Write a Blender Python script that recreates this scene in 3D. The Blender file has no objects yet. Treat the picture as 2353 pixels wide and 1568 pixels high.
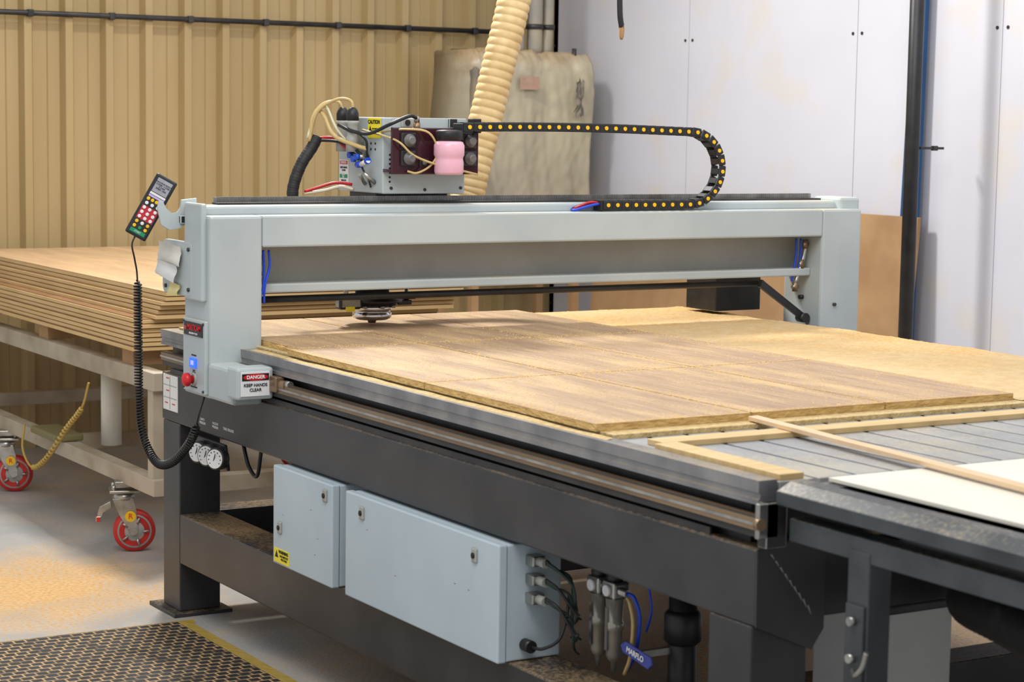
import bpy, bmesh, math, random
from mathutils import Vector, Matrix, noise as mnoise
random.seed(7)
sc=bpy.context.scene
sc.view_settings.view_transform='Standard'
V=Vector
# ---------------------------------------------------------------- materials
def lin(c):
    return tuple(((v/255)/12.92 if v/255<=.04045 else (((v/255)+.055)/1.055)**2.4) for v in c)+(1,)
MC={}
def mat(name,c1,c2=None,scale=6,rough=.5,metal=0,bump=0,stretch=(1,1,1),detail=4,emis=0,lo=.35,hi=.65,alpha=1,bscale=None,spec=.5,trans=0):
    if name in MC: return MC[name]
    m=bpy.data.materials.new(name);m.use_nodes=True;nt=m.node_tree;N=nt.nodes;L=nt.links
    b=N['Principled BSDF'];b.inputs['Roughness'].default_value=rough;b.inputs['Metallic'].default_value=metal
    b.inputs['Specular IOR Level'].default_value=spec
    if trans: b.inputs['Transmission Weight'].default_value=trans
    b.inputs['Base Color'].default_value=lin(c1)
    if alpha<1: b.inputs['Alpha'].default_value=alpha
    tc=N.new('ShaderNodeTexCoord');mp=N.new('ShaderNodeMapping');mp.inputs['Scale'].default_value=stretch
    L.new(tc.outputs['Object'],mp.inputs[0])
    if c2:
        n=N.new('ShaderNodeTexNoise');n.inputs['Scale'].default_value=scale;n.inputs['Detail'].default_value=detail
        r=N.new('ShaderNodeValToRGB');r.color_ramp.elements[0].position=lo;r.color_ramp.elements[1].position=hi
        r.color_ramp.elements[0].color=lin(c1);r.color_ramp.elements[1].color=lin(c2)
        L.new(mp.outputs[0],n.inputs['Vector']);L.new(n.outputs[0],r.inputs[0]);L.new(r.outputs[0],b.inputs['Base Color'])
    if bump:
        n2=N.new('ShaderNodeTexNoise');n2.inputs['Scale'].default_value=bscale or scale*4;n2.inputs['Detail'].default_value=3
        bp=N.new('ShaderNodeBump');bp.inputs['Strength'].default_value=bump;bp.inputs['Distance'].default_value=.01
        L.new(mp.outputs[0],n2.inputs['Vector']);L.new(n2.outputs[0],bp.inputs['Height']);L.new(bp.outputs[0],b.inputs['Normal'])
    if emis:
        b.inputs['Emission Color'].default_value=lin(c1);b.inputs['Emission Strength'].default_value=emis
    MC[name]=m;return m
def dusty(name,base,c2,dust,scale=5,rough=.5,metal=0,thr=.55,soft=.12,fine=120):
    """paint with sawdust settled on upward faces"""
    m=mat(name,base,c2,scale,rough,metal)
    nt=m.node_tree;N=nt.nodes;L=nt.links;b=N['Principled BSDF']
    src=b.inputs['Base Color'].links[0].from_socket
    g=N.new('ShaderNodeNewGeometry');sx=N.new('ShaderNodeSeparateXYZ');L.new(g.outputs['Normal'],sx.inputs[0])
    tc=N.new('ShaderNodeTexCoord')
    n=N.new('ShaderNodeTexNoise');n.inputs['Scale'].default_value=4;n.inputs['Detail'].default_value=8;L.new(tc.outputs['Object'],n.inputs['Vector'])
    n3=N.new('ShaderNodeTexNoise');n3.inputs['Scale'].default_value=fine;L.new(tc.outputs['Object'],n3.inputs['Vector'])
    ad=N.new('ShaderNodeMath');ad.operation='MULTIPLY_ADD';ad.inputs[1].default_value=.5;L.new(n3.outputs[0],ad.inputs[0])
    ml=N.new('ShaderNodeMath');ml.operation='MULTIPLY';ml.inputs[1].default_value=.5;L.new(n.outputs[0],ml.inputs[0]);L.new(ml.outputs[0],ad.inputs[2])
    mr=N.new('ShaderNodeMapRange');mr.inputs[1].default_value=thr-soft;mr.inputs[2].default_value=thr+soft;L.new(ad.outputs[0],mr.inputs[0])
    m2=N.new('ShaderNodeMath');m2.operation='MULTIPLY';L.new(mr.outputs[0],m2.inputs[0])
    cl=N.new('ShaderNodeClamp');L.new(sx.outputs[2],cl.inputs[0]);L.new(cl.outputs[0],m2.inputs[1])
    mx=N.new('ShaderNodeMix');mx.data_type='RGBA';L.new(m2.outputs[0],mx.inputs[0]);L.new(src,mx.inputs[6]);mx.inputs[7].default_value=lin(dust)
    L.new(mx.outputs[2],b.inputs['Base Color']);return m
def blobmat(name,base1,base2,dust1,dust2,blobs,rough=.6,nscale=3,fine=160,bscale=6,lo=-.1,hi=.7,zmode=False,fa=3.2,na=1.6):
    """base surface with sawdust patches: blobs=(x,y,radius,strength); zmode uses world height as the driver"""
    m=bpy.data.materials.new(name);m.use_nodes=True;nt=m.node_tree;N=nt.nodes;L=nt.links
    b=N['Principled BSDF'];b.inputs['Roughness'].default_value=rough
    tc=N.new('ShaderNodeTexCoord')
    def noise(s,d=4):
        n=N.new('ShaderNodeTexNoise');n.inputs['Scale'].default_value=s;n.inputs['Detail'].default_value=d;L.new(tc.outputs['Object'],n.inputs['Vector']);return n.outputs[0]
    def ramp(f,a,c,lo=.35,hi=.65):
        r=N.new('ShaderNodeValToRGB');r.color_ramp.elements[0].position=lo;r.color_ramp.elements[1].position=hi
        r.color_ramp.elements[0].color=lin(a);r.color_ramp.elements[1].color=lin(c);L.new(f,r.inputs[0]);return r.outputs[0]
    def mth(op,a,b2):
        x=N.new('ShaderNodeMath');x.operation=op
        for i,v in enumerate((a,b2)):
            if isinstance(v,(int,float)): x.inputs[i].default_value=v
            else: L.new(v,x.inputs[i])
        return x.outputs[0]
    base=ramp(noise(bscale),base1,base2);du=ramp(noise(fine),dust1,dust2)
    tot=None
    if zmode:
        sp=N.new('ShaderNodeSeparateXYZ');L.new(tc.outputs['Object'],sp.inputs[0])
        tot=mth('MULTIPLY',mth('SUBTRACT',sp.outputs[2],zmode[0]),zmode[1])
    for (x,y,r,s) in blobs:
        d=N.new('ShaderNodeVectorMath');d.operation='SUBTRACT';L.new(tc.outputs['Object'],d.inputs[0]);d.inputs[1].default_value=(x,y,0)
        mu=N.new('ShaderNodeVectorMath');mu.operation='MULTIPLY';L.new(d.outputs[0],mu.inputs[0]);mu.inputs[1].default_value=(1,1,0)
        ln=N.new('ShaderNodeVectorMath');ln.operation='LENGTH';L.new(mu.outputs[0],ln.inputs[0])
        q=mth('MULTIPLY',mth('SUBTRACT',1,mth('DIVIDE',ln.outputs['Value'],r)),s)
        tot=q if tot is None else mth('MAXIMUM',tot,q)
    f=mth('ADD',tot,mth('MULTIPLY',mth('SUBTRACT',noise(nscale,6),.5),na))
    f=mth('ADD',f,mth('MULTIPLY',mth('SUBTRACT',noise(fine),.5),fa))
    mr=N.new('ShaderNodeMapRange');mr.inputs[1].default_value=lo;mr.inputs[2].default_value=hi;L.new(f,mr.inputs[0])
    mx=N.new('ShaderNodeMix');mx.data_type='RGBA';L.new(mr.outputs[0],mx.inputs[0]);L.new(base,mx.inputs[6]);L.new(du,mx.inputs[7])
    L.new(mx.outputs[2],b.inputs['Base Color'])
    bp=N.new('ShaderNodeBump');bp.inputs['Strength'].default_value=.3;bp.inputs['Distance'].default_value=.01;L.new(noise(fine),bp.inputs['Height']);L.new(bp.outputs[0],b.inputs['Normal'])
    return m
grey=dusty('machine_paint',(170,179,181),(184,192,192),(200,186,152),3,.38,0,.6,.12)
greyd=mat('machine_paint_dull',(152,151,144),(166,165,159),4,.5)
cabm=mat('cabinet_paint',(174,189,197),(184,198,205),3,.4,spec=.4)
blk=dusty('black_frame_paint',(42,42,44),(56,55,56),(150,126,92),5,.42,0,.54,.1)
blkp=mat('black_plastic',(22,22,24),(34,34,36),20,.45)
rub=mat('black_rubber',(25,25,26),(38,37,36),30,.6)
dkm=mat('dark_metal',(48,48,50),(66,64,62),12,.45,.4)
alu=dusty('aluminium',(118,118,122),(152,150,148),(180,158,118),9,.42,.45,.56,.12)
slatm=dusty('slat_aluminium',(142,143,147),(162,162,161),(184,172,144),6,.6,.1,.58,.12)
steel=mat('steel',(150,148,142),(185,182,176),20,.3,.9)
brass=mat('brown_rail',(120,98,74),(150,126,98),8,.35,.6,stretch=(1,.2,1))
chrome=mat('chrome',(215,215,220),None,rough=.12,metal=1)
white=mat('white_label',(232,232,230),(222,222,222),10,.5)
paper=mat('paper',(232,229,220),(218,214,202),8,.7)
yel=mat('yellow_label',(240,222,30),None,rough=.5)
yeld=mat('yellow_pin',(240,190,20),None,rough=.45)
red=mat('red_plastic',(205,30,35),None,rough=.35)
redw=mat('red_wheel_rubber',(200,40,32),(180,34,30),20,.45)
blue=mat('blue_tube',(25,70,200),None,rough=.35)
green=mat('green_plastic',(20,140,90),None,rough=.5)
txk=mat('black_ink',(15,15,15),None,rough=.6)
txw=mat('white_ink',(240,240,240),None,rough=.6)
txr=mat('red_ink',(205,25,30),None,rough=.6)
bluelcd=mat('blue_display',(40,90,255),None,emis=1.2)
pink=mat('pink_bottle',(226,172,190),(234,186,200),6,.3)
maroon=mat('maroon_panel',(52,22,30),(66,28,38),6,.12)
beige=mat('beige_tube',(202,176,120),(184,158,102),12,.35)
hosem=mat('duct_hose',(218,190,138),(198,166,112),18,.55)
mdfe=mat('mdf_edge',(206,172,118),(216,184,132),14,.85,stretch=(.3,.3,3))
cutedge=mat('cut_board_edge',(212,180,118),(186,152,94),26,.9,stretch=(1,1,2.5),bump=.6,bscale=60)
mdfb=mat('mdf_brown',(158,122,84),(174,138,98),5,.8)
mdfg=mat('sheet_gap',(120,86,52),(138,100,64),9,.9)
sawd=blobmat('sawdust',(196,168,122),(206,180,136),(220,180,116),(196,152,90),[(4.5,5.0,.5,.5),(4.45,6.1,.5,.7),(3.9,5.9,.4,.4)],.95,5,90,20,-.3,.9)
sawc=mat('sawdust_crumb',(222,184,122),(204,160,98),90,.95)
sawp=mat('pale_sawdust',(214,190,140),(190,162,108),60,.95,bump=.6,bscale=220,detail=8)
palew=mat('pale_wood',(212,184,134),(198,168,116),8,.6,stretch=(1,6,1))
pinkw=mat('stick_wood',(220,192,156),(210,178,140),8,.6,stretch=(8,1,1))
cream=mat('trolley_paint',(180,168,148),(132,112,88),4,.6,lo=.4,hi=.75)
offw=mat('white_laminate',(230,226,212),(222,218,203),3,.35)
bluebd=mat('blue_board',(20,80,130),(16,66,112),3,.6)
darkgreen=mat('green_cable',(28,48,42),None,rough=.4)
drkred=mat('red_cable',(190,30,40),None,rough=.35)
def woodmat(name,a,b_,c,st,amt=.75,l=.84,h=1.1):
    m=mat(name,a,b_,14,.55,0,0,st,7,lo=.28,hi=.72)
    N=m.node_tree.nodes;L=m.node_tree.links;b=N['Principled BSDF'];src=b.inputs['Base Color'].links[0].from_socket
    tc=N.new('ShaderNodeTexCoord')
    mg=N.new('ShaderNodeMapping');mg.inputs['Scale'].default_value=(st[0]*.35,st[1]*.35,1);L.new(tc.outputs['Object'],mg.inputs[0])
    ng=N.new('ShaderNodeTexNoise');ng.inputs['Scale'].default_value=9;ng.inputs['Detail'].default_value=3;ng.inputs['Distortion'].default_value=.6;L.new(mg.outputs[0],ng.inputs['Vector'])
    rg=N.new('ShaderNodeMapRange');rg.inputs[1].default_value=.35;rg.inputs[2].default_value=.7;rg.inputs[3].default_value=.84;rg.inputs[4].default_value=1.05;L.new(ng.outputs[0],rg.inputs[0])
    hs=N.new('ShaderNodeHueSaturation');L.new(rg.outputs[0],hs.inputs['Value']);L.new(src,hs.inputs['Color']);src=hs.outputs[0]
    n=N.new('ShaderNodeTexNoise');n.inputs['Scale'].default_value=5;n.inputs['Detail'].default_value=8
    mp=N.new('ShaderNodeMapping');mp.inputs['Scale'].default_value=(2.6,.5,1);L.new(tc.outputs['Object'],mp.inputs[0]);L.new(mp.outputs[0],n.inputs['Vector'])
    n2=N.new('ShaderNodeTexNoise');n2.inputs['Scale'].default_value=200;L.new(tc.outputs['Object'],n2.inputs['Vector'])
    a1=N.new('ShaderNodeMath');a1.operation='MULTIPLY_ADD';L.new(n2.outputs[0],a1.inputs[0]);a1.inputs[1].default_value=.8;L.new(n.outputs[0],a1.inputs[2])
    mr=N.new('ShaderNodeMapRange');mr.inputs[1].default_value=l;mr.inputs[2].default_value=h;mr.inputs[4].default_value=amt;L.new(a1.outputs[0],mr.inputs[0])
    mx=N.new('ShaderNodeMix');mx.data_type='RGBA';L.new(mr.outputs[0],mx.inputs[0]);L.new(src,mx.inputs[6]);mx.inputs[7].default_value=lin(c)
    L.new(mx.outputs[2],b.inputs['Base Color']);return m
lam=woodmat('laminate_panel',(156,126,98),(186,156,124),(212,180,128),(7,.4,1),.75,.84,1.12)
lam2=woodmat('laminate_stack',(188,152,114),(202,168,128),(208,176,128),(4,.5,1),.3)
# ---------------------------------------------------------------- mesh builder
class MB:
    def __init__(s): s.bm=bmesh.new();s.mats=[];s.T=Matrix()
    def mi(s,m):
        if m not in s.mats: s.mats.append(m)
        return s.mats.index(m)
    def face(s,vs,m,sm=False):
        try: f=s.bm.faces.new(vs)
        except ValueError: return None
        f.material_index=s.mi(m);f.smooth=sm;return f
    def v(s,p): return s.bm.verts.new(s.T@V(p))
    def box(s,x0,x1,y0,y1,z0,z1,m,bev=0,seg=2):
        p=[s.v((x,y,z)) for z in (z0,z1) for y in (y0,y1) for x in (x0,x1)]
        fs=[s.face([p[i] for i in q],m) for q in ((0,2,3,1),(4,5,7,6),(0,1,5,4),(2,6,7,3),(0,4,6,2),(1,3,7,5))]
        if bev:
            es=set(e for f in fs for e in f.edges)
            bmesh.ops.bevel(s.bm,geom=list(es),offset=bev,segments=seg,profile=.5,affect='EDGES')
        return s
    def cyl(s,p0,p1,r0,m,r1=None,n=24,cap=True,capm=None):
        p0=V(p0);p1=V(p1);r1=r0 if r1 is None else r1
        d=(p1-p0).normalized();a=d.orthogonal().normalized();b=d.cross(a)
        A=[];B=[]
        for i in range(n):
            t=2*math.pi*i/n;q=a*math.cos(t)+b*math.sin(t)
            A.append(s.v(p0+q*r0));B.append(s.v(p1+q*r1))
        for i in range(n): s.face([A[i],A[(i+1)%n],B[(i+1)%n],B[i]],m,True)
        if cap:
            s.face(A[::-1],m);s.face(B,capm or m)
        return s
    def lathe(s,o,ax,prof,m,n=28):
        o=V(o);d=V(ax).normalized();a=d.orthogonal().normalized();b=d.cross(a);R=[]
        for (r,h) in prof:
            R.append([s.v(o+d*h+(a*math.cos(2*math.pi*i/n)+b*math.sin(2*math.pi*i/n))*max(r,1e-4)) for i in range(n)])
        for k in range(len(R)-1):
            for i in range(n): s.face([R[k][i],R[k][(i+1)%n],R[k+1][(i+1)%n],R[k+1][i]],m,True)
        s.face(R[0][::-1],m);s.face(R[-1],m);return s
    def prism(s,pts,ext,m,bev=0):
        e=V(ext);A=[s.v(p) for p in pts];B=[s.v(V(p)+e) for p in pts];n=len(A)
        fs=[s.face(A[::-1],m),s.face(B,m)]+[s.face([A[i],A[(i+1)%n],B[(i+1)%n],B[i]],m) for i in range(n)]
        if bev:
            es=set(e for f in fs if f for e in f.edges)
            bmesh.ops.bevel(s.bm,geom=list(es),offset=bev,segments=2,profile=.5,affect='EDGES')
        return s
    def tube(s,pts,r,m,n=8,cap=True,rf=None,sub=6,raw=False):
        P=[V(p) for p in pts] if raw else spline(pts,sub)
        k=len(P);T=[(P[min(i+1,k-1)]-P[max(i-1,0)]).normalized() for i in range(k)]
        a=T[0].orthogonal().normalized();R=[]
        for i in range(k):
            a=(a-T[i]*a.dot(T[i])).normalized();b=T[i].cross(a);rr=rf(i,k)*r if rf else r
            R.append([s.v(P[i]+(a*math.cos(2*math.pi*j/n)+b*math.sin(2*math.pi*j/n))*rr) for j in range(n)])
        for i in range(k-1):
            for j in range(n): s.face([R[i][j],R[i][(j+1)%n],R[i+1][(j+1)%n],R[i+1][j]],m,True)
        if cap: s.face(R[0][::-1],m);s.face(R[-1],m)
        return s
    def grid(s,x0,x1,y0,y1,nx,ny,zf,m):
        g=[[s.v((x0+(x1-x0)*i/nx,y0+(y1-y0)*j/ny,zf(i/nx,j/ny,x0+(x1-x0)*i/nx,y0+(y1-y0)*j/ny))) for j in range(ny+1)] for i in range(nx+1)]
        for i in range(nx):
            for j in range(ny): s.face([g[i][j],g[i+1][j],g[i+1][j+1],g[i][j+1]],m,True)
        return s
    def obj(s,name,parent=None,label=None,flip=True,split=False):
        if flip: bmesh.ops.recalc_face_normals(s.bm,faces=s.bm.faces)
        if split:
            s.bm.verts.ensure_lookup_table();seen=set();out=[]
            for v0 in s.bm.verts:
                if v0 in seen: continue
                st=[v0];comp=[];seen.add(v0)
                while st:
                    q=st.pop();comp.append(q)
                    for e in q.link_edges:
                        w=e.other_vert(q)
                        if w not in seen: seen.add(w);st.append(w)
                idx={q:i for i,q in enumerate(comp)};fs=[];seenf=set()
                for q in comp:
                    for f in q.link_faces:
                        if f not in seenf: seenf.add(f);fs.append(f)
                me=bpy.data.meshes.new(name)
                me.from_pydata([q.co[:] for q in comp],[],[[idx[q] for q in f.verts] for f in fs])
                for p,f in zip(me.polygons,fs): p.material_index=f.material_index;p.use_smooth=f.smooth
                for m in s.mats: me.materials.append(m)
                o=bpy.data.objects.new(name,me);sc.collection.objects.link(o)
                if parent: par(o,parent)
                if label:o['label']=label
                out.append(o)
            s.bm.free();return out
        me=bpy.data.meshes.new(name);s.bm.to_mesh(me);s.bm.free()
        for m in s.mats: me.materials.append(m)
        o=bpy.data.objects.new(name,me);sc.collection.objects.link(o)
        if parent: par(o,parent)
        if label: o['label']=label
        return o
def par(o,p):
    o.parent=p
    if p.parent is None: o.matrix_parent_inverse=Matrix.Translation(-p.location)
def spline(pts,sub=6):
    P=[V(p) for p in pts];P=[P[0]*2-P[1]]+P+[P[-1]*2-P[-2]];o=[]
    for i in range(1,len(P)-2):
        for k in range(sub):
            t=k/sub;a,b,c,d=P[i-1:i+3]
            o.append(.5*((2*b)+(c-a)*t+(2*a-5*b+4*c-d)*t*t+(3*b-a-3*c+d)*t**3))
    o.append(P[-2]);return o
def thing(name,label,cat,loc,group=None):
    e=bpy.data.objects.new(name,None);e.location=loc;e.empty_display_size=.1;sc.collection.objects.link(e)
    e['label']=label;e['category']=cat
    if group:e['group']=group
    return e
def solo(o,label,cat,group=None):
    o['label']=label;o['category']=cat
    if group:o['group']=group
    return o
def text(body,size,pos,right,up,m,parent,name='lettering',al='CENTER',bold=.0,sx=1,ls=1):
    c=bpy.data.curves.new('t','FONT');c.body=body;c.size=size;c.align_x=al;c.align_y='CENTER';c.offset=bold*size;c.extrude=.0004;c.space_line=ls
    o=bpy.data.objects.new('t',c);sc.collection.objects.link(o)
    dg=bpy.context.evaluated_depsgraph_get();me=bpy.data.meshes.new_from_object(o.evaluated_get(dg));bpy.data.objects.remove(o)
    r=V(right).normalized();u=V(up).normalized();n=r.cross(u)
    M=Matrix((r*sx,u,n)).transposed().to_4x4();M.translation=V(pos)+n*.0006;me.transform(M)
    me.materials.clear();me.materials.append(m)
    ob=bpy.data.objects.new(name,me);sc.collection.objects.link(ob);par(ob,parent);return ob
W_=(0,-1,0);S_=(1,0,0);UP=(0,0,1)
# ---------------------------------------------------------------- room
YW=9.6;XW=6.03
flm=blobmat('concrete_floor',(158,160,160),(176,177,176),(222,184,128),(196,152,98),[(2.1,6.70,.75,1.5),(1.5,6.3,.6,1.1),(4.6,4.6,2.4,1.1),(3.4,3.4,1.2,.8),(3.2,8.6,.6,.1)],.45,4,75,4,-.1,1.1)
o=MB().box(-1,7,-1,10,-.05,0,flm).obj('floor');o['kind']='structure'
b=MB();wm=mat('tan_corrugated_steel',(168,145,101),(184,161,117),1.5,.42,.1,stretch=(1,1,.3))
prof=[];x=1.33
while x<XW-.02:
    prof+=[(x,0),(x+.066,0),(x+.07,-.004),(x+.074,0),(x+.13,0),(x+.146,-.045),(x+.182,-.045)];x+=.2
prof.append((XW,0));prev=None
for (px,py) in prof:
    px=min(px,XW);cur=(b.v((px,YW+py,0)),b.v((px,YW+py,3.2)))
    if prev:b.face([prev[0],cur[0],cur[1],prev[1]],wm)
    prev=cur
o=b.obj('wall_north',flip=False);o['kind']='structure'
ww=blobmat('white_wall_panel',(204,204,214),(211,211,220),(208,196,168),(214,204,180),[(6.03,9.0,.8,.05)],.5,1.5,3,1.2,.2,1.6)
b=MB();ed=[10.0,9.62,8.35,7.09,6.2,4.95,3.7,2.4,1.0]
sk=mat('seam_dark',(104,102,110),None,rough=.8)
b.box(XW+.012,XW+.06,0,9.7,0,3.2,sk)
for i in range(1,len(ed)-1):
    b.box(XW,XW+.011,ed[i+1]+.002,ed[i]-.002,0,3.2,ww)
    for z in (.6,2.0):
        for yy in (ed[i]-.03,ed[i+1]+.03): b.cyl((XW-.003,yy,z),(XW+.001,yy,z),.0075,dkm,n=12)
o=b.obj('wall_east');o['kind']='structure'
t=thing('conduit_pipe','dark steel conduit running across the tan corrugated wall','pipe',(3.5,YW-.06,2.06))
MB().cyl((1.4,YW-.06,2.06),(5.6,YW-.06,2.06),.013,dkm,n=14).obj('tube',t)
for i in range(11):
    xx=1.5+.4*i
    if xx<5.6: MB().box(xx-.014,xx+.014,YW-.077,YW-.044,2.043,2.077,dkm,.004).obj('clamp',t)
t=thing('steel_pole','tall black round steel pole standing near the white wall','pole',(5.75,6.4,0))
MB().cyl((5.75,6.4,.01),(5.75,6.4,3.2),.03,blkp,n=28).obj('shaft',t)
MB().box(5.775,5.9,6.375,6.385,1.505,1.515,dkm).box(5.84,5.865,6.37,6.39,1.5,1.52,dkm,.003).obj('bracket',t)
MB().box(5.68,5.82,6.33,6.47,0,.01,dkm,.003).obj('base_plate',t)
o=MB().prism([(5.97,6.625,0),(5.97,6.745,0),(5.99,6.665,3.1),(5.99,6.6,3.1)],(.02,0,0),bluebd).obj('blue_board')
solo(o,'tall narrow blue board leaning on the white wall behind the pole','board')
o=MB().prism([(5.86,6.57,0),(5.86,9.0,0),(5.95,9.0,1.215),(5.95,6.57,1.215)],(.018,0,.001),mdfb,.001).obj('mdf_board')
solo(o,'large brown MDF board standing on edge against the white wall','board')
t=thing('hanging_air_lead','thin black air lead with brown tip hanging from above','hose',(4.05,6.0,2.0))
MB().tube([(4.03,6.0,2.8),(4.03,6.0,2.3),(4.035,6.0,2.0),(4.045,6.0,1.92)],.010,blkp).obj('lead',t)
MB().lathe((4.045,6.0,1.90),UP,[(.004,-.02),(.008,-.01),(.01,.02),(.009,.03)],mdfb,12).obj('tip',t)
# ---------------------------------------------------------------- dust collector
bagm=blobmat('plastic_cover',(160,152,134),(178,168,142),(168,132,86),(146,118,82),[],.4,3.5,14,2.5,.1,1.0,(1.80,4.5),.8,1.2)
dgs=mat('dark_plastic_sheet',(112,108,100),(142,128,104),6,.6)
t=thing('dust_collector','dust collector under a sawdust-stained plastic cover in the corner','dust collector',(5.5,9.15,0))
b=MB();nx,nz=60,44
def bagp(u,v,f):
    x=5.16+.69*u-.02*math.sin(5*v)*(1-u)+.01*math.sin(8*v+2)*u; z=1.06+.88*v
    w=.028*mnoise.noise(V((u*6,v*1.2,1)))+.012*mnoise.noise(V((u*14+v*4,v*3,4)))+.005*mnoise.noise(V((u*25,v*20,7)))
    y=(8.93 if f else 9.4)+(w if f else 0)
    if v>.9:
        k=(v-.9)/.1;z+=k*(.03*mnoise.noise(V((u*9,2,0)))+.015*mnoise.noise(V((u*30,5,0))));y+=k*k*.06 if f else 0
    return (x,y,z)
F=[[b.v(bagp(i/nx,j/nz,True)) for j in range(nz+1)] for i in range(nx+1)]
K=[[b.v(bagp(i/nx,j/nz,False)) for j in range(nz+1)] for i in range(nx+1)]
for i in range(nx):
    for j in range(nz):
        b.face([F[i][j],F[i+1][j],F[i+1][j+1],F[i][j+1]],bagm,True);b.face([K[i+1][j],K[i][j],K[i][j+1],K[i+1][j+1]],bagm,True)
    b.face([F[i][nz],F[i+1][nz],K[i+1][nz],K[i][nz]],bagm,True);b.face([F[i+1][0],F[i][0],K[i][0],K[i+1][0]],bagm)
for j in range(nz):
    b.face([K[0][j],F[0][j],F[0][j+1],K[0][j+1]],bagm,True);b.face([F[nx][j],K[nx][j],K[nx][j+1],F[nx][j+1]],bagm,True)
b.obj('plastic_cover',t)
def drape(x0,x1,z0,z1,s):
    b=MB();n1,n2=8,20;g=[]
    for i in range(n1+1):
        g.append([])
        for j in range(n2+1):
            u=i/n1;v=j/n2;xx=x0+(x1-x0)*u+.02*mnoise.noise(V((s,v*5,u)));zz=z0+(z1-z0)*v+.03*mnoise.noise(V((u*4,s,v)))
            g[-1].append(b.v((xx,8.885+.03*mnoise.noise(V((u*5+s,v*4,2))),zz)))
    for i in range(n1):
        for j in range(n2): b.face([g[i][j],g[i+1][j],g[i+1][j+1],g[i][j+1]],dgs,True)
    b.obj('side_flap',t,'grey plastic side flap',flip=False)
drape(5.10,5.19,1.12,1.84,1.3);drape(5.72,5.765,1.62,1.80,4.1)
b=MB()
for (x,y) in ((5.2,9.0),(5.8,9.0),(5.2,9.35),(5.8,9.35)): b.box(x-.02,x+.02,y-.02,y+.02,0,1.1,mdfb)
b.obj('stand_leg',t,split=True)
gp=mat('grey_pipe',(140,136,130),(165,154,130),6,.5)
for (x0,x1,r) in ((5.50,5.5,.035),(5.60,5.6,.04),(5.68,5.67,.028)):
    MB().tube([(x0,9.1,3.1),(x0,9.1,2.5),(x0,9.1,2.15),(x1,9.1,1.93)],r,gp,14).cyl((x0,9.1,2.06),(x0,9.1,2.085),r+.006,dkm).obj('pipe',t)
MB().cyl((5.765,8.98,1.88),(5.765,8.98,1.965),.012,dkm).obj('cover_hook',t)
MB().box(5.40,5.51,8.90,8.905,1.75,1.815,mat('faded_red_label',(176,146,126),(166,132,114),30,.7)).obj('faded_label',t)
# ---------------------------------------------------------------- CNC machine
M0=thing('cnc_router_machine','large grey and black gantry router with flat cutting bed','machine',(3.5,4.7,0))
X0=2.46;X1=4.5
for (x,y) in ((X0,6.11),(X0,3.15),(X1-.1,6.11),(X1-.1,3.15)):
    MB().box(x,x+.14,y,y+.14,.012,.62,blk,.004).obj('leg',M0)
    MB().box(x-.03,x+.17,y-.03,y+.19,0,.012,blk,.002).obj('foot_pad',M0)
for x in (X0,X1-.1):
    b=MB().box(x,x+.15,3.14,6.26,.62,.775,blk,.005);b.box(x+.004,x+.01,3.3,6.2,.775,.79,dkm);b.obj('side_beam',M0,'dark steel main beam')
    MB().box(x,x+.14,3.29,6.11,.17,.33,blk,.005).obj('lower_beam',M0)
for y in (3.15,6.12):
    MB().box(X0+.15,X1-.1,y,y+.13,.62,.775,blk,.004).obj('cross_beam',M0)
for y in (6.12,5.45,3.57):
    MB().box(X0+.14,X1-.1,y,y+.11,.17,.33,blk,.004).obj('cross_beam',M0)
MB().prism([(X0-.002,3.136,.775),(X0+.17,3.136,.79),(X0+.17,3.136,.60),(X0+.14,3.136,.56),(X0,3.136,.62)],(0,.004,0),blk).obj('end_plate',M0,'scratched dark steel end plate')
for k in range(9):
    MB().prism([(X0+.03+.012*k,3.1345,.762-.014*k),(X0+.033+.012*k,3.1345,.763-.014*k),(X0+.040+.012*k,3.1345,.752-.015*k)],(0,.002,0),greyd).obj('scratch',M0)
MB().box(X0+.03,X1-.03,3.2,6.24,.775,.86,blkp).obj('bed_support',M0)
def edge(x,sgn):
    pr=[(0,.862),(0,.872),(.004,.874),(.004,.884),(0,.886),(0,.91),(.045,.91),(.045,.862)]
    MB().prism([(x+sgn*p[0],3.14,p[1]) for p in pr],(0,3.13,0),alu).obj('edge_extrusion',M0,'aluminium slotted edge rail')
edge(X0,1);edge(X1,-1)
MB().box(X0+.045,X1-.045,6.23,6.27,.862,.91,alu,.001).obj('end_extrusion',M0)
b=MB().box(X0-.006,X0+.03,3.12,6.24,.80,.812,dkm).box(X0-.012,X0+.012,3.115,6.24,.812,.842,brass,.003).box(X0-.014,X0-.01,3.115,6.24,.824,.83,steel)
b.obj('linear_rail',M0,'brown steel linear guide rail')
b=MB().box(X0-.02,X0+.03,3.112,3.125,.80,.87,steel,.003).box(X0+.0,X0+.05,3.112,3.14,.78,.87,dkm,.002).cyl((X0-.016,3.108,.83),(X0-.016,3.12,.83),.012,brass)
b.obj('rail_end_stop',M0)
b=MB();x=X0+.045
while x<X1-.1:
    b.box(x+.006,x+.092,3.14,6.23,.885,.905,slatm,.0015,1);x+=.1
b.box(X0+.045,X1-.045,3.15,6.23,.86,.886,blkp)
b.obj('slotted_bed',M0,'grey aluminium slotted bed slats')
MB().box(2.51,X1-.01,3.72,6.24,.905,.916,sawp,.001).obj('spoil_board',M0,'pale sawdust-covered spoil board')
b=MB().box(X0-.004,X0,6.12,6.24,.655,.77,white,.001)
for z in (.695,.735): b.box(X0-.005,X0-.003,6.125,6.235,z,z+.002,greyd)
for (y,z) in ((6.2,.76),(6.2,.72),(6.15,.68),(6.21,.68)): b.box(X0-.005,X0-.003,y-.012,y+.012,z-.003,z,txr)
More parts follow.
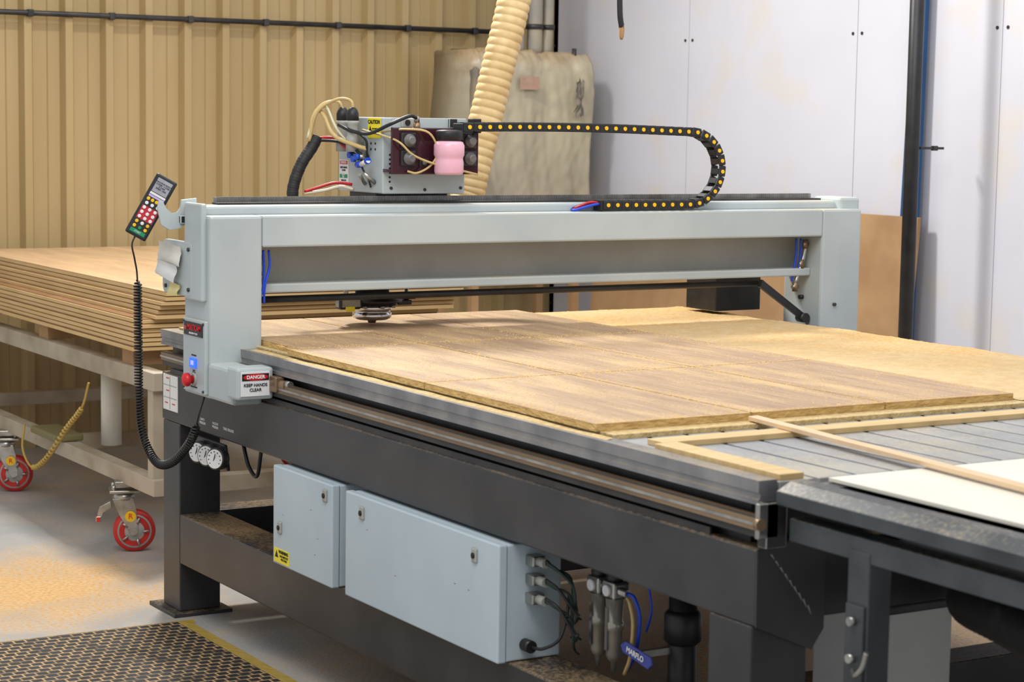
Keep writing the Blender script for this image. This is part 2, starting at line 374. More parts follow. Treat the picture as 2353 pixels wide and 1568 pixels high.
b.box(X0-.005,X0-.003,6.18,6.182,.66,.765,greyd)
b.obj('label_plate',M0,'white instruction labels')
# gantry
g=MB()
g.box(2.53,4.66,5.63,5.80,1.21,1.305,grey,.006)
g.box(2.53,4.66,5.77,5.82,1.07,1.21,greyd,.002)
g.box(2.53,4.66,5.69,5.80,1.068,1.096,grey,.005)
g.box(2.36,4.84,5.69,5.80,1.30,1.332,grey,.008)
g.box(2.44,4.75,5.755,5.80,1.33,1.338,dkm)
G=g.obj('gantry',M0,'light grey painted gantry crossbeam')
b=MB();n=520
for i in range(n):
    x=2.46+i*(4.735-2.46)/n; b.box(x,x+.0026,5.80,5.806,1.335,1.354,steel)
b.box(2.45,4.745,5.806,5.815,1.33,1.353,alu);b.obj('gear_rack',G,'fine-toothed steel gear rack')
MB().box(2.362,2.53,5.63,5.83,.86,1.305,grey,.009).box(2.362,2.453,5.63,5.83,.765,.87,grey,.008).obj('post',G,'light grey gantry post')
b=MB().box(4.66,4.835,5.63,5.84,.70,1.305,grey,.009);b.cyl((4.645,5.73,.99),(4.662,5.73,.99),.008,dkm,n=12);b.cyl((4.72,5.622,.97),(4.72,5.632,.97),.006,dkm,n=12)
b.obj('post',G,'light grey gantry post')
MB().box(4.76,4.85,5.66,5.81,1.29,1.345,grey,.01).obj('end_cap',G)
MB().box(2.346,2.364,5.655,5.79,1.05,1.34,grey,.006).obj('end_cap',G)
MB().box(2.358,2.453,5.455,5.64,.767,.872,grey,.01).box(2.342,2.455,5.385,5.46,.792,.884,grey,.008).obj('carriage_cover',G,'grey rail carriage cover with danger sign')
b=MB().box(2.353,2.442,5.3825,5.3855,.803,.874,white,.0006);b.obj('danger_sign',G,'white danger sign with red header')
MB().box(2.356,2.439,5.3812,5.3826,.848,.868,txk,.0004).obj('sign_header',G)
sg=MB().lathe((2.3975,5.3812,.858),(0,-1,0),[(.0,0),(.038,0),(.038,.0006)],red,36).obj('sign_header',G)
for v in sg.data.vertices: v.co.z=.858+(v.co.z-.858)*.24
text('DANGER',.014,(2.3975,5.3804,.858),S_,UP,txw,G,bold=.02)
text('KEEP HANDS\nCLEAR',.0125,(2.3975,5.382,.828),S_,UP,txk,G,bold=.015,ls=1.1)
b=MB();b.cyl((2.462,5.30,.835),(2.462,5.385,.835),.016,brass).cyl((2.455,5.27,.845),(2.455,5.30,.845),.01,steel).box(2.44,2.47,5.34,5.385,.815,.86,brass,.004)
b.obj('bearing_block',G,'brass-coloured bearing fitting')
b=MB().box(2.35,2.364,5.64,5.81,.775,.995,grey,.004)
for (y,z) in ((5.65,.985),(5.80,.985),(5.65,.785),(5.80,.785)): b.cyl((2.346,y,z),(2.352,y,z),.004,dkm,n=10)
cp=b.obj('control_panel',G,'grey control panel with display and stop button')
MB().box(2.347,2.351,5.655,5.795,.945,.985,blkp,.0008).obj('name_plate',cp)
text('MULTICAM',.024,(2.3465,5.715,.969),W_,UP,txr,cp,bold=.02,sx=.85)
text('SYSTEMS PTY LTD',.008,(2.3465,5.72,.952),W_,UP,txw,cp)
MB().lathe((2.3465,5.782,.966),(-1,0,0),[(.002,0),(.007,.0005)],red,16).obj('emblem',cp)
MB().box(2.344,2.352,5.70,5.745,.85,.878,bluelcd,.001).obj('display',cp,'glowing blue counter display')
text('888',.02,(2.3438,5.722,.864),W_,UP,txw,cp,sx=.8)
text('HOUR METER',.006,(2.3495,5.722,.887),W_,UP,txk,cp);text('LAMP\nMOTOR',.006,(2.3495,5.722,.838),W_,UP,txk,cp)
text('EMERGENCY STOP',.006,(2.3495,5.722,.792),W_,UP,txk,cp)
MB().lathe((2.351,5.722,.815),(-1,0,0),[(.012,0),(.012,.018),(.02,.018),(.021,.026),(.018,.034),(.008,.038),(.001,.039)],red,28).obj('stop_button',cp,'red mushroom emergency stop button')
MB().lathe((2.351,5.722,.815),(-1,0,0),[(.021,0),(.021,.004),(.016,.006)],greyd,28).obj('button_collar',cp)
b=MB();pts=[]
for (cy,cz,a0) in ((5.94,1.20,0),(5.75,1.20,90),(5.75,1.08,180),(5.94,1.08,270)):
    for k in range(5):
        a=math.radians(a0+90*k/4);pts.append((2.345,cy+.022*math.cos(a),cz+.022*math.sin(a)))
b.prism(pts,(.016,0,0),grey,.003)
for (y,z) in ((5.75,1.08),(5.93,1.08),(5.75,1.2)): b.cyl((2.34,y,z),(2.346,y,z),.006,dkm,n=10)
b.obj('side_plate',G,'rounded grey side plate')
def crump(name,pts,m,ls,k=1):
    b=MB();n=6
    A,B_,C,D=[V(p) for p in pts];gr=[[None]*(n+1) for _ in range(n+1)]
    for i in range(n+1):
        for j in range(n+1):
            u=i/n;v=j/n;p=(A*(1-u)+B_*u)*(1-v)+(D*(1-u)+C*u)*v
            p.x-=.002+k*(.003*random.random()+.006*abs(math.sin(3*v+1)));gr[i][j]=b.v(p)
    for i in range(n):
        for j in range(n): b.face([gr[i][j],gr[i+1][j],gr[i+1][j+1],gr[i][j+1]],m,True)
    return b.obj(name,G,ls,flip=False)
crump('paper_note',[(2.343,5.975,1.155),(2.343,5.80,1.145),(2.343,5.79,1.205),(2.343,5.97,1.215)],paper,'crumpled white paper note')
crump('paper_note',[(2.334,5.97,1.115),(2.334,5.82,1.095),(2.334,5.80,1.148),(2.334,5.96,1.16)],white,'torn white paper note')
crump('paper_note',[(2.343,5.90,1.055),(2.343,5.82,1.057),(2.343,5.80,1.09),(2.343,5.88,1.098)],mat('yellowed_paper',(215,202,140),None,rough=.7),'small yellowed paper scrap')
def hz(px,py): return (2.271+(px-365)*.0015,5.80,1.302-(py-494)*.00129)
hp=[(362,478),(366,460),(374,464),(380,480),(392,492),(404,490),(412,478),(412,460),(445,456),(445,488),(440,504),(424,514),(410,526),(388,530),(370,518)]
MB().prism([hz(*p) for p in hp],(0,.008,0),grey,.0015).box(2.335,2.385,5.79,5.82,1.275,1.30,blkp,.003).obj('handset_hook',G,'grey fork-shaped handset hook')
b=MB()
for dx in (0,.018): b.tube([(2.545+dx,5.66,1.2),(2.55+dx,5.665,1.15),(2.545+dx*.3,5.66,1.09),(2.53+dx,5.66,1.04)],.004,blue)
for dx in (0,.02): b.tube([(4.60+dx,5.70,1.2),(4.60+dx,5.70,1.14),(4.59+dx,5.70,1.08),(4.585+dx,5.70,1.05)],.004,blue)
b.obj('air_tube',G,'blue pneumatic air tube',split=True)
for (x,y,z) in ((2.54,5.68,1.17),(2.54,5.68,1.12),(4.64,5.70,1.18),(4.625,5.70,1.11),(4.60,5.70,1.03)):
    MB().cyl((x,y,z-.016),(x,y,z+.016),.01,brass,n=12).cyl((x-.012,y,z),(x+.012,y,z),.008,steel,n=10).obj('air_fitting',G,'brass and steel air fitting')
MB().tube([(4.645,5.70,1.18),(4.63,5.7,1.12),(4.60,5.7,1.04)],.008,steel).obj('strut_link',G)
MB().cyl((2.53,5.73,1.045),(4.46,5.73,1.045),.011,blkp,n=14).obj('black_tube',G,'long black tube under the beam')
b=MB();b.prism([(4.45,5.69,1.06),(4.47,5.69,1.045),(4.655,5.69,.925),(4.645,5.69,.905),(4.44,5.69,1.035)],(0,.02,0),blkp,.002);b.cyl((4.638,5.68,.92),(4.638,5.72,.92),.017,dkm)
b.obj('black_strut',G,'short black diagonal strut')
MB().box(4.42,4.62,5.92,6.1,.93,1.09,blkp,.003).obj('black_box',G,'black housing behind the beam')
# chain
ch=MB();lw=.05;hh=.0145
for y in (-lw/2,lw/2-.006): ch.box(-.0205,.0165,y,y+.006,-hh,hh,blkp,.003,1)
ch.box(-.009,.009,-lw/2+.005,lw/2-.005,hh-.004,hh,blkp).box(-.009,.009,-lw/2+.005,lw/2-.005,-hh,-hh+.004,blkp)
ch.cyl((0,-lw/2-.0025,0),(0,-lw/2+.001,0),.0066,yeld,n=16)
ch.cyl((0,lw/2-.001,0),(0,lw/2+.0025,0),.0066,yeld,n=16)
CY=5.66;zt=1.568;zb=1.326;R=(zt-zb)/2;cx=4.095;pitch=.0366
L1=cx-3.235;L2=math.pi*R;L3=cx-3.745;s_=0
C=MB().box(3.21,3.25,5.64,5.70,1.552,1.585,blkp,.003).obj('cable_chain',M0,'black plastic cable chain with yellow pins')
MB().box(3.735,3.76,5.64,5.685,1.308,1.342,blkp,.002).obj('end_bracket',C)
lk=None
while s_<L1+L2+L3:
    if s_<L1: p=(3.235+s_,zt+.006*math.sin(math.pi*s_/L1)+.006*(1-s_/L1));a=0
    elif s_<L1+L2:
        q=(s_-L1)/R;p=(cx+R*math.sin(q)*1.05,(zt+zb)/2+R*math.cos(q));a=q
    else: p=(cx-(s_-L1-L2),zb);a=math.pi
    if lk is None: lk=ch.obj('chain_link',C);o=lk
    else: o=lk.copy();sc.collection.objects.link(o);o.parent=C
    o.matrix_parent_inverse=Matrix();o.location=(p[0],CY,p[1]);o.rotation_euler=(0,a,0)
    s_+=pitch
for k,(m,dy) in enumerate(((drkred,0),(blkp,.012),(blue,.022),(blue,-.008))):
    MB().tube([(3.75,CY+dy,1.33),(3.71,CY+dy,1.335-.003*k),(3.68-.01*k,CY+dy+.01,1.325-.005*k),(3.655,CY+.03,1.31)],.0045,m).obj('cable',C)
# ---- spindle head
hx0=2.99;hx1=3.285;hy0=5.75;hy1=6.06
b=MB().box(hx0,hx1,hy0,hy1,1.362,1.60,grey,.004)
for i in range(4):
    for j in range(2): b.cyl((hx0-.001,5.80+.03*i,1.50+.018*j),(hx0+.002,5.80+.03*i,1.50+.018*j),.004,txk,n=10)
for i in range(7): b.cyl((3.015,hy0-.001,1.40+.014*i),(3.015,hy0+.002,1.40+.014*i),.0035,txk,n=8)
for (x,z) in ((3.02,1.38),(3.14,1.375),(3.27,1.38)): b.cyl((x,hy0-.003,z),(x,hy0+.001,z),.005,dkm,n=10)
b.box(3.02,3.285,5.745,5.76,1.565,1.60,grey,.002)
b.box(3.05,3.10,5.738,5.75,1.57,1.598,greyd,.002).box(3.22,3.25,5.738,5.75,1.57,1.60,dkm,.002).cyl((3.07,5.735,1.585),(3.07,5.74,1.585),.009,blkp)
H=b.obj('spindle_head',M0,'light grey spindle head housing')
MB().box(3.0,3.26,5.815,6.0,1.1,1.365,dkm,.004).obj('carriage',H,'dark carriage plate')
b=MB().box(2.99,3.3,5.69,5.70,1.425,1.57,maroon,.003).box(2.99,3.3,5.70,5.75,1.43,1.44,maroon,.002).box(3.29,3.3,5.70,5.75,1.43,1.56,maroon,.002)
b.obj('tool_rack_panel',H,'glossy dark maroon front panel')
dial=mat('grey_dial',(95,95,98),(120,118,116),20,.4,.3)
for (x,z) in ((3.045,1.53),(3.045,1.475),(3.262,1.53),(3.262,1.475)):
    MB().box(x-.026,x+.026,5.68,5.692,z-.024,z+.024,dkm,.004).lathe((x,5.68,z),(0,-1,0),[(.02,0),(.02,.008),(.014,.01),(.013,.022),(.009,.024)],dial,24).obj('pressure_dial',H,'grey dial gauge')
MB().box(3.085,3.12,5.683,5.692,1.45,1.475,blkp,.002).cyl((3.10,5.675,1.462),(3.10,5.685,1.462),.007,steel,n=12).obj('panel_switch',H)
MB().box(3.275,3.31,5.69,5.72,1.555,1.60,blkp,.003).obj('corner_bracket',H,'black corner bracket')
MB().box(hx0-.002,hx0,5.765,5.85,1.535,1.598,yel,.0004).obj('caution_label',H,'yellow caution label')
text('CAUTION',.017,(hx0-.002,5.807,1.585),W_,UP,txk,H,bold=.03,sx=1.05)
MB().prism([(hx0-.003,5.842,1.555),(hx0-.003,5.822,1.555),(hx0-.003,5.832,1.573)],(.001,0,0),txk).obj('warning_triangle',H)
text('DISCONNECT\nPOWER BEFORE\nSERVICING',.0062,(hx0-.002,5.80,1.557),W_,UP,txk,H,ls=1.1)
MB().box(hx0-.002,hx0,5.985,6.05,1.375,1.462,white,.0004).obj('safety_label',H,'white safety label')
for (z0_,z1_,m_) in ((1.448,1.459,red),(1.404,1.416,green)): MB().box(hx0-.003,hx0-.001,5.99,6.045,z0_,z1_,m_,.0002).obj('label_header',H)
text('DANGER',.010,(hx0-.003,6.017,1.4535),W_,UP,txw,H);text('KEEP HANDS\nCLEAR',.0085,(hx0-.002,6.017,1.433),W_,UP,txk,H)
text('SAFETY\nFIRST',.006,(hx0-.003,6.017,1.410),W_,UP,txw,H);text('WEAR EYE\nPROTECTION',.0075,(hx0-.002,6.017,1.392),W_,UP,txk,H)
for y in (5.955,5.885):
    b=MB().lathe((2.952,y,1.49),UP,[(.021,0),(.021,.045),(.018,.05),(.018,.085),(.021,.09),(.021,.098)],greyd,10)
    b.lathe((2.952,y,1.585),UP,[(.02,0),(.02,.025),(.016,.036),(.009,.045)],blkp,16)
    b.box(2.965,2.99,y-.01,y+.01,1.50,1.55,steel,.002)
    b.obj('cable_gland',H,'grey cable gland with black cap')
clt=mat('clear_tube',(205,200,170),None,rough=.3);crc=mat('cream_cable',(225,215,190),None,rough=.4)
for pts,r,m in (([(2.952,5.955,1.62),(2.94,5.965,1.648),(2.90,5.99,1.64),(2.87,6.0,1.60),(2.86,6.0,1.55),(2.865,6.0,1.51)],.005,beige),
    ([(2.952,5.885,1.62),(2.948,5.89,1.65),(2.92,5.93,1.655),(2.88,5.98,1.62),(2.865,6.0,1.56),(2.87,6.0,1.51)],.005,beige),
    ([(2.975,5.83,1.50),(2.95,5.85,1.51),(2.91,5.93,1.54),(2.895,5.97,1.60),(2.885,6.0,1.62),(2.868,6.0,1.58),(2.855,6.0,1.52)],.007,beige),
    ([(2.97,5.87,1.48),(2.92,5.93,1.56),(2.90,5.97,1.63),(2.875,6.0,1.60),(2.85,6.0,1.53)],.0045,clt)):
    MB().tube(pts,r,m).obj('coolant_tube',H,'beige looping coolant tube')
P=spline([(2.885,6.0,1.535),(2.865,6.0,1.50),(2.83,6.0,1.45),(2.805,6.0,1.39),(2.80,6.0,1.34),(2.82,6.0,1.26),(3.0,5.98,1.2)],20)
MB().tube(P,.019,rub,14,rf=lambda i,k:1+.03*math.sin(i*2.1)+.02*math.sin(i*.7),raw=True).obj('cable_bundle',H,'thick black braided cable bundle')
for pts,m in (([(2.885,6.0,1.53),(2.92,5.96,1.532),(2.95,5.92,1.50),(2.97,5.89,1.475)],drkred),([(2.84,6.0,1.36),(2.88,5.98,1.375),(2.93,5.96,1.39),(2.98,5.94,1.385)],drkred),([(2.84,6.0,1.355),(2.90,5.98,1.365),(2.95,5.96,1.378),(2.98,5.93,1.37)],crc)):
    MB().tube(pts,.005,m).obj('pneumatic_hose',H)
for pts,r in (([(2.88,6.0,1.525),(2.93,5.93,1.52),(2.96,5.86,1.49),(2.975,5.85,1.47)],.005),([(3.08,5.70,1.60),(3.05,5.69,1.605),(2.99,5.70,1.58),(2.96,5.78,1.55),(2.94,5.86,1.555),(2.92,5.92,1.575)],.006),
    ([(2.96,5.9,1.56),(2.97,5.83,1.53),(2.975,5.83,1.49),(2.985,5.84,1.47)],.004),([(2.97,5.86,1.475),(2.965,5.84,1.44),(2.98,5.83,1.41),(2.985,5.82,1.38)],.003)):
    MB().tube(pts,r,blkp).obj('black_cable',H,'thin black cable')
MB().cyl((3.085,5.705,1.585),(3.085,5.705,1.605),.009,steel).cyl((3.085,5.705,1.56),(3.085,5.705,1.585),.011,brass).obj('hose_fitting',H,'brass hose fitting')
bring=mat('blue_ring',(30,80,190),None,rough=.4)
for (y,z) in ((5.90,1.48),(5.875,1.468),(5.85,1.475)):
    MB().cyl((2.955,y,z),(2.99,y,z),.009,steel,n=12).cyl((2.945,y,z),(2.957,y,z),.0105,bring,n=12).obj('push_fitting',H,'blue and steel push-in air fitting')
MB().cyl((2.955,5.83,1.452),(2.955,5.78,1.465),.008,white,n=12).cyl((2.955,5.79,1.463),(2.955,5.78,1.465),.0105,blue,n=12).cyl((2.955,5.855,1.45),(2.955,5.83,1.452),.01,blue,n=12).obj('push_fitting',H,'white and blue air connector')
MB().cyl((2.95,5.80,1.425),(2.99,5.80,1.395),.007,steel,n=10).obj('lever',H)
MB().cyl((2.95,5.83,1.42),(2.985,5.86,1.39),.006,steel,n=10).obj('lever',H)
for pts in ([(2.965,5.84,1.56),(3.0,5.68,1.53),(3.05,5.66,1.485),(3.13,5.645,1.455),(3.23,5.65,1.435),(3.285,5.67,1.425)],[(2.985,5.75,1.555),(3.03,5.675,1.565),(3.10,5.655,1.555),(3.13,5.65,1.50),(3.11,5.655,1.455),(3.07,5.67,1.43),(3.04,5.68,1.435)]):
    MB().tube(pts,.0036,beige).obj('mist_tube',H,'thin yellowed plastic tube')
b=MB().lathe((3.165,5.64,1.425),UP,[(.034,0),(.043,.002),(.046,.01),(.046,.04),(.044,.048),(.044,.054),(.048,.062),(.048,.092),(.043,.102),(.032,.108)],pink,32)
t=thing('coolant_bottle','pink plastic coolant bottle with black screw cap','bottle',(3.165,5.64,1.425))
b.obj('bottle_body',t)
MB().lathe((3.165,5.64,1.532),UP,[(.034,0),(.042,.002),(.042,.026),(.039,.031),(.02,.033)],blkp,28).obj('cap',t)
cX,cY=3.055,5.94
MB().cyl((cX,cY,1.03),(cX,cY,1.16),.055,dkm).lathe((cX,cY,.95),UP,[(.012,-.012),(.016,0),(.05,0),(.062,.006),(.064,.012),(.064,.022),(.059,.024),(.059,.028),(.065,.031),(.065,.048),(.05,.052),(.05,.09)],chrome,40).obj('spindle_nose',H,'chrome spindle collet nose')
shr=mat('clear_shroud',(120,118,112),(160,158,150),30,.2)
b=MB().lathe((cX,cY,.998),UP,[(.05,0),(.082,.0),(.082,.008),(.098,.01),(.098,.018),(.078,.02),(.078,.032),(.05,.035)],blkp,32)
for k in range(8):
    a=k*math.pi/4;b.cyl((cX+.072*math.cos(a),cY+.072*math.sin(a),.99),(cX+.072*math.cos(a),cY+.072*math.sin(a),.999),.007,steel,n=10)
b.box(cX-.15,cX-.07,cY-.07,cY-.03,.99,1.03,shr,.008).box(cX-.13,cX+.15,cY-.02,cY+.0,1.012,1.022,dkm,.002).box(cX+.08,cX+.13,cY-.03,cY+.02,.995,1.01,dkm,.002)
b.cyl((cX-.12,cY-.05,1.02),(cX-.12,cY-.05,1.07),.008,steel,n=10).cyl((cX+.12,cY-.01,1.0),(cX+.12,cY-.01,1.06),.007,steel,n=10)
b.obj('dust_foot',H,'black clamp ring with bolts and clear shroud')
MB().box(cX-.13,cX-.10,cY-.076,cY-.069,.985,1.0,yel).obj('nose_label',H,'small yellow label')
# duct hose
P=spline([(3.84,6.12,2.9),(3.745,6.12,2.35),(3.685,6.12,2.02),(3.615,6.12,1.75),(3.535,6.12,1.45),(3.50,6.12,1.32),(3.40,6.08,1.20),(3.22,6.05,1.13)],60)
Q=[P[0]];step=.003
for i in range(1,len(P)):
    while (P[i]-Q[-1]).length>step: Q.append(Q[-1]+(P[i]-Q[-1]).normalized()*step)
t=thing('dust_extraction_hose','ribbed tan flexible dust extraction hose above the gantry','hose',(3.5,6.12,1.13))
MB().tube(Q,.056,hosem,32,rf=lambda i,k:1+.075*(abs(math.sin(math.pi*i/9.))**.7-.5),raw=True).obj('hose',t)
# ---------------------------------------------------------------- handset + coiled cable
rr=V((.93,-.36,0)).normalized();uu=V((0,0,1));nn=rr.cross(uu)
a=math.radians(29);r2=rr*math.cos(a)-uu*math.sin(a);u2=uu*math.cos(a)+rr*math.sin(a)
TM=Matrix((r2,u2,nn)).transposed().to_4x4();TM.translation=V((2.27,5.86,1.322))
t=thing('handset_controller','black handheld keypad controller hanging on grey hook','remote control',(2.275,5.86,1.22))
def tb(): 
    b=MB();b.T=TM;return b
tb().box(-.034,.034,-.1,.1,-.018,.014,blkp,.005).obj('handset_body',t)
tb().box(-.029,.029,-.094,.094,.0135,.0148,mat('keypad_overlay',(38,38,42),None,rough=.4),.0004).obj('keypad_overlay',t)
tb().box(-.024,.024,.045,.09,.0145,.0156,mat('lcd_screen',(150,150,158),(165,165,172),30,.3),.0003).obj('screen',t,'grey liquid crystal screen')
def tt(body,size,x,y,m,z=.0156): text(body,size,TM@V((x,y,z)),r2,u2,m,t)
tt('MACHINE READY\nX 0.000  Y 0.000\nZ 0.000\nSPEED 100%',.0065,0,.068,txk)
tb().box(-.025,.025,.036,.043,.0145,.0156,white).obj('key_strip',t)
tb().box(-.025,.025,.028,.0345,.0145,.0156,mat('lilac_strip',(190,170,215),None,rough=.5)).obj('key_strip',t)
tb().box(-.026,.026,-.046,-.003,.0145,.0153,mat('keypad_red',(190,35,50),None,rough=.5)).obj('key_background',t)
for j,row in enumerate((.020,.006,-.009,-.024,-.039,-.055,-.07)):
    for i in range(3 if j else 4):
        x=(-.018+.018*i) if j else (-.02+.0135*i)
        mm=yeld if (j in(0,) or (j==5 and i!=1)) else white
        if j==6: mm=[yeld,green,yeld][i]
        tb().lathe((x,row,.015),(0,0,1),[(.0055,0),(.0055,.002),(.004,.003)],mm,12).obj('key',t)
tb().box(-.024,.024,-.09,-.078,.0145,.016,green,.0005).obj('key',t,'green start key')
tt('START',.007,0,-.084,txw,.0162)
end=TM@V((0,-.1,0))
pth=[V((end.x,end.y,end.z)),V((2.262,6.0,1.2)),V((2.29,6.05,1.15)),V((2.3,6.055,1.087)),V((2.3,6.05,.9)),V((2.3,6.047,.742)),V((2.3,6.03,.64)),V((2.31,6.0,.57)),V((2.32,5.93,.53)),V((2.33,5.84,.55)),V((2.345,5.76,.61)),V((2.355,5.725,.66)),V((2.36,5.715,.70)),V((2.38,5.71,.768))]
sp=spline(pth,40)
Q=[sp[0]];step=.0008
for p in sp[1:]:
    while (p-Q[-1]).length>step: Q.append(Q[-1]+(p-Q[-1]).normalized()*step)
n=len(Q);out=[];i0=next(i for i,q in enumerate(Q) if q.z<1.09);i1=n-int(.09/step);pit=.0092
for i in range(0,n):
    if i<i0 or i>i1:
        if i%12==0: out.append(Q[i])
        continue
    T=(Q[min(i+1,n-1)]-Q[i-1]).normalized();A=T.cross(V((1,0,0))).normalized();B_=T.cross(A)
    ph=2*math.pi*(i-i0)*step/pit
    env=min(1,(i-i0)/20,(i1-i)/20);out.append(Q[i]+(A*math.cos(ph)+B_*math.sin(ph))*.0115*env)
MB().tube(out,.003,blkp,5,raw=True).obj('coiled_cable',t,'black coiled cable')
# ---------------------------------------------------------------- gauges
gp_=MB().prism([(2.445,6.0,.61),(2.445,5.72,.61),(2.455,5.72,.53),(2.455,6.0,.53)],(.012,0,0),blkp,.003).obj('gauge_panel',M0,'black panel with three round gauges')
gx=V((-1,-.55,.08)).normalized()
for y in (5.885,5.815,5.745):
    c=V((2.448,y,.566))
    MB().lathe(c,gx,[(.03,0),(.034,.004),(.034,.03),(.031,.033)],dkm,28).obj('gauge_case',gp_)
    MB().lathe(c+gx*.0325,gx,[(.029,0),(.029,.0015)],white,28).obj('gauge_face',gp_)
    b=MB().cyl(c+gx*.036+V((0,.006,-.008)),c+gx*.036+V((0,-.008,.016)),.0013,txk,n=6)
    for k in range(9):
        a=math.radians(-130+k*32);hv=V((.55,-1,0)).normalized();q=c+gx*.0345+hv*.022*math.sin(a)+V((0,0,.022*math.cos(a)));b.cyl(q,q+gx*.0006,.002,txk,n=6)
    b.obj('needle',gp_)
text('SUPPLY\nPRESSURE',.011,(X0,5.92,.655),W_,UP,txw,M0);text('VACUUM\nPRESSURE',.011,(X0,5.82,.655),W_,UP,txw,M0);text('TABLE RELEASE',.012,(X0,5.72,.655),W_,UP,txw,M0)
for pts,r,m in (([(2.50,5.70,.61),(2.50,5.66,.55),(2.50,5.60,.53),(2.50,5.57,.61)],.006,blkp),([(2.62,5.6,.62),(2.62,5.58,.5),(2.63,5.55,.42),(2.64,5.5,.34)],.009,blkp),([(2.62,5.55,.62),(2.60,5.52,.52),(2.61,5.46,.46),(2.62,5.42,.40),(2.62,5.42,.33)],.012,rub)):
    MB().tube(pts,r,m).obj('air_line',M0,'black air line under the beam')
MB().box(2.595,2.6,5.39,5.44,.53,.56,mat('teal_tag',(20,150,150),None,rough=.5),.002).obj('teal_tag',M0)
# ---------------------------------------------------------------- electrical cabinets
def cab(y0,y1,label,locks,warn):
    t=thing('electrical_cabinet',label,'cabinet',(2.5,(y0+y1)/2,.332))
    MB().box(2.45,2.60,y0+.004,y1-.004,.332,.612,cabm,.004).obj('body',t)
    b=MB().box(2.425,2.449,y0,y1,.331,.614,cabm,.004);b.box(2.447,2.452,y0+.006,y1-.006,.337,.608,txk);d=b.obj('door',t)
    for (y,z) in locks:
        MB().box(2.419,2.426,y-.012,y+.012,z-.018,z+.018,greyd,.004).lathe((2.419,y,z),(-1,0,0),[(.007,0),(.007,.003),(.004,.003)],txk,14).obj('lock',d,'small grey lock')
    for k in range(4):
        y=y0+(y1-y0)*(.15+.7*random.random());z=.4+.15*random.random();MB().box(2.4245,2.4252,y,y+.008,z,z+.002,steel).obj('scratch',d)
    if warn:
        MB().box(2.4235,2.425,y1-.11,y1-.012,.338,.378,yel,.0004).obj('warning_label',d,'yellow warning label')
        text('WARNING',.013,(2.4235,y1-.075,.37),W_,UP,txk,d,bold=.02);text('HAZARDOUS\nVOLTAGE',.009,(2.4235,y1-.078,.354),W_,UP,txk,d)
        MB().prism([(2.423,y1-.018,.352),(2.423,y1-.04,.352),(2.423,y1-.029,.372)],(.0008,0,0),txk).obj('warning_triangle',d)
    return t
cab(4.94,5.32,'small light grey electrical cabinet with yellow warning label',[(5.27,.44),(4.98,.58)],True)
c2=cab(4.06,4.86,'long light grey electrical cabinet with two locks and cables',[(4.76,.57),(4.17,.57)],False)
for k in range(3): MB().box(2.50,2.535,4.03,4.07,.56-.045*k,.585-.045*k,steel,.003).cyl((2.517,4.0,.573-.045*k),(2.517,4.035,.573-.045*k),.011,greyd,n=12).obj('cable_connector',c2,'grey cable connector')
MB().cyl((2.50,4.03,.37),(2.50,4.062,.37),.015,blkp,n=14).obj('cable_gland',c2)
for k in range(9):
    z=.573-.045*(k%3);r=random.uniform(-.02,.03)
    MB().tube([(2.517,4.0,z+.004*(k//3)),(2.53,3.975-r*.5,z-.01),(2.56,3.955-r*.5,z-.04-r),(2.57,3.955-r*.5,z-.10+r),(2.61,4.0+r,z-.13+r)],.0036,darkgreen if k<6 else blkp).obj('cable_loop',c2,'dark green looping cable')
MB().tube([(2.50,4.03,.37),(2.505,3.99,.375),(2.53,3.96,.40),(2.55,3.96,.45),(2.57,3.98,.5)],.004,blkp).obj('cable_loop',c2,'black looping cable')
# ---------------------------------------------------------------- air filter regulator
t=thing('air_filter_unit','steel and clear compressed air filter regulator unit','air filter',(2.6,3.85,.33))
clr=mat('clear_bowl',(140,136,126),(168,162,150),14,.2,.4)
for y in (3.93,3.865):
    MB().box(2.60,2.645,y-.026,y+.026,.51,.55,steel,.006).lathe((2.62,y,.55),UP,[(.018,0),(.02,.01),(.014,.026)],blkp,20).lathe((2.60,y,.53),(-1,0,0),[(.014,0),(.014,.006),(.011,.008)],white,18).obj('regulator_head',t)
    MB().lathe((2.62,y,.365),UP,[(.005,-.03),(.007,-.005),(.014,0),(.018,.012),(.019,.07),(.022,.072),(.022,.09),(.019,.092),(.021,.145)],clr,22).box(2.597,2.603,y-.005,y+.005,.39,.49,steel).obj('filter_bowl',t)
MB().cyl((2.62,3.96,.53),(2.62,3.81,.53),.01,steel).obj('mount_pipe',t)
MB().box(2.625,2.64,3.87,3.92,.545,.618,dkm,.002).obj('mount_bracket',t)
for pts,r,m in (([(2.62,3.81,.53),(2.62,3.785,.525),(2.625,3.77,.48),(2.63,3.79,.40),(2.64,3.84,.34)],.0045,blue),([(2.62,3.815,.52),(2.61,3.79,.515),(2.61,3.775,.47),(2.615,3.79,.39),(2.62,3.82,.34)],.0045,beige),([(2.66,3.84,.60),(2.66,3.80,.57),(2.66,3.775,.50),(2.665,3.80,.44)],.003,blue)):
    MB().tube(pts,r,m).obj('air_hose',t)
t=thing('vacuum_valve_pipe','black plastic vacuum pipe with valve and blue tag','pipe',(2.72,3.735,0))
MB().cyl((2.72,3.735,0),(2.72,3.735,.60),.033,blkp).lathe((2.72,3.735,.42),UP,[(.033,0),(.043,.01),(.043,.07),(.033,.08)],blkp).lathe((2.72,3.735,.28),UP,[(.033,0),(.042,.01),(.042,.04),(.033,.05)],blkp).obj('pipe',t)
MB().prism([(2.60,3.80,.40),(2.60,3.70,.383),(2.60,3.685,.396),(2.60,3.69,.412),(2.60,3.79,.427),(2.60,3.81,.415)],(.006,0,0),mat('blue_tag',(70,80,165),None,rough=.5),.002).box(2.6,2.70,3.735,3.75,.40,.415,steel).obj('tag',t,'blue plastic valve handle tag')
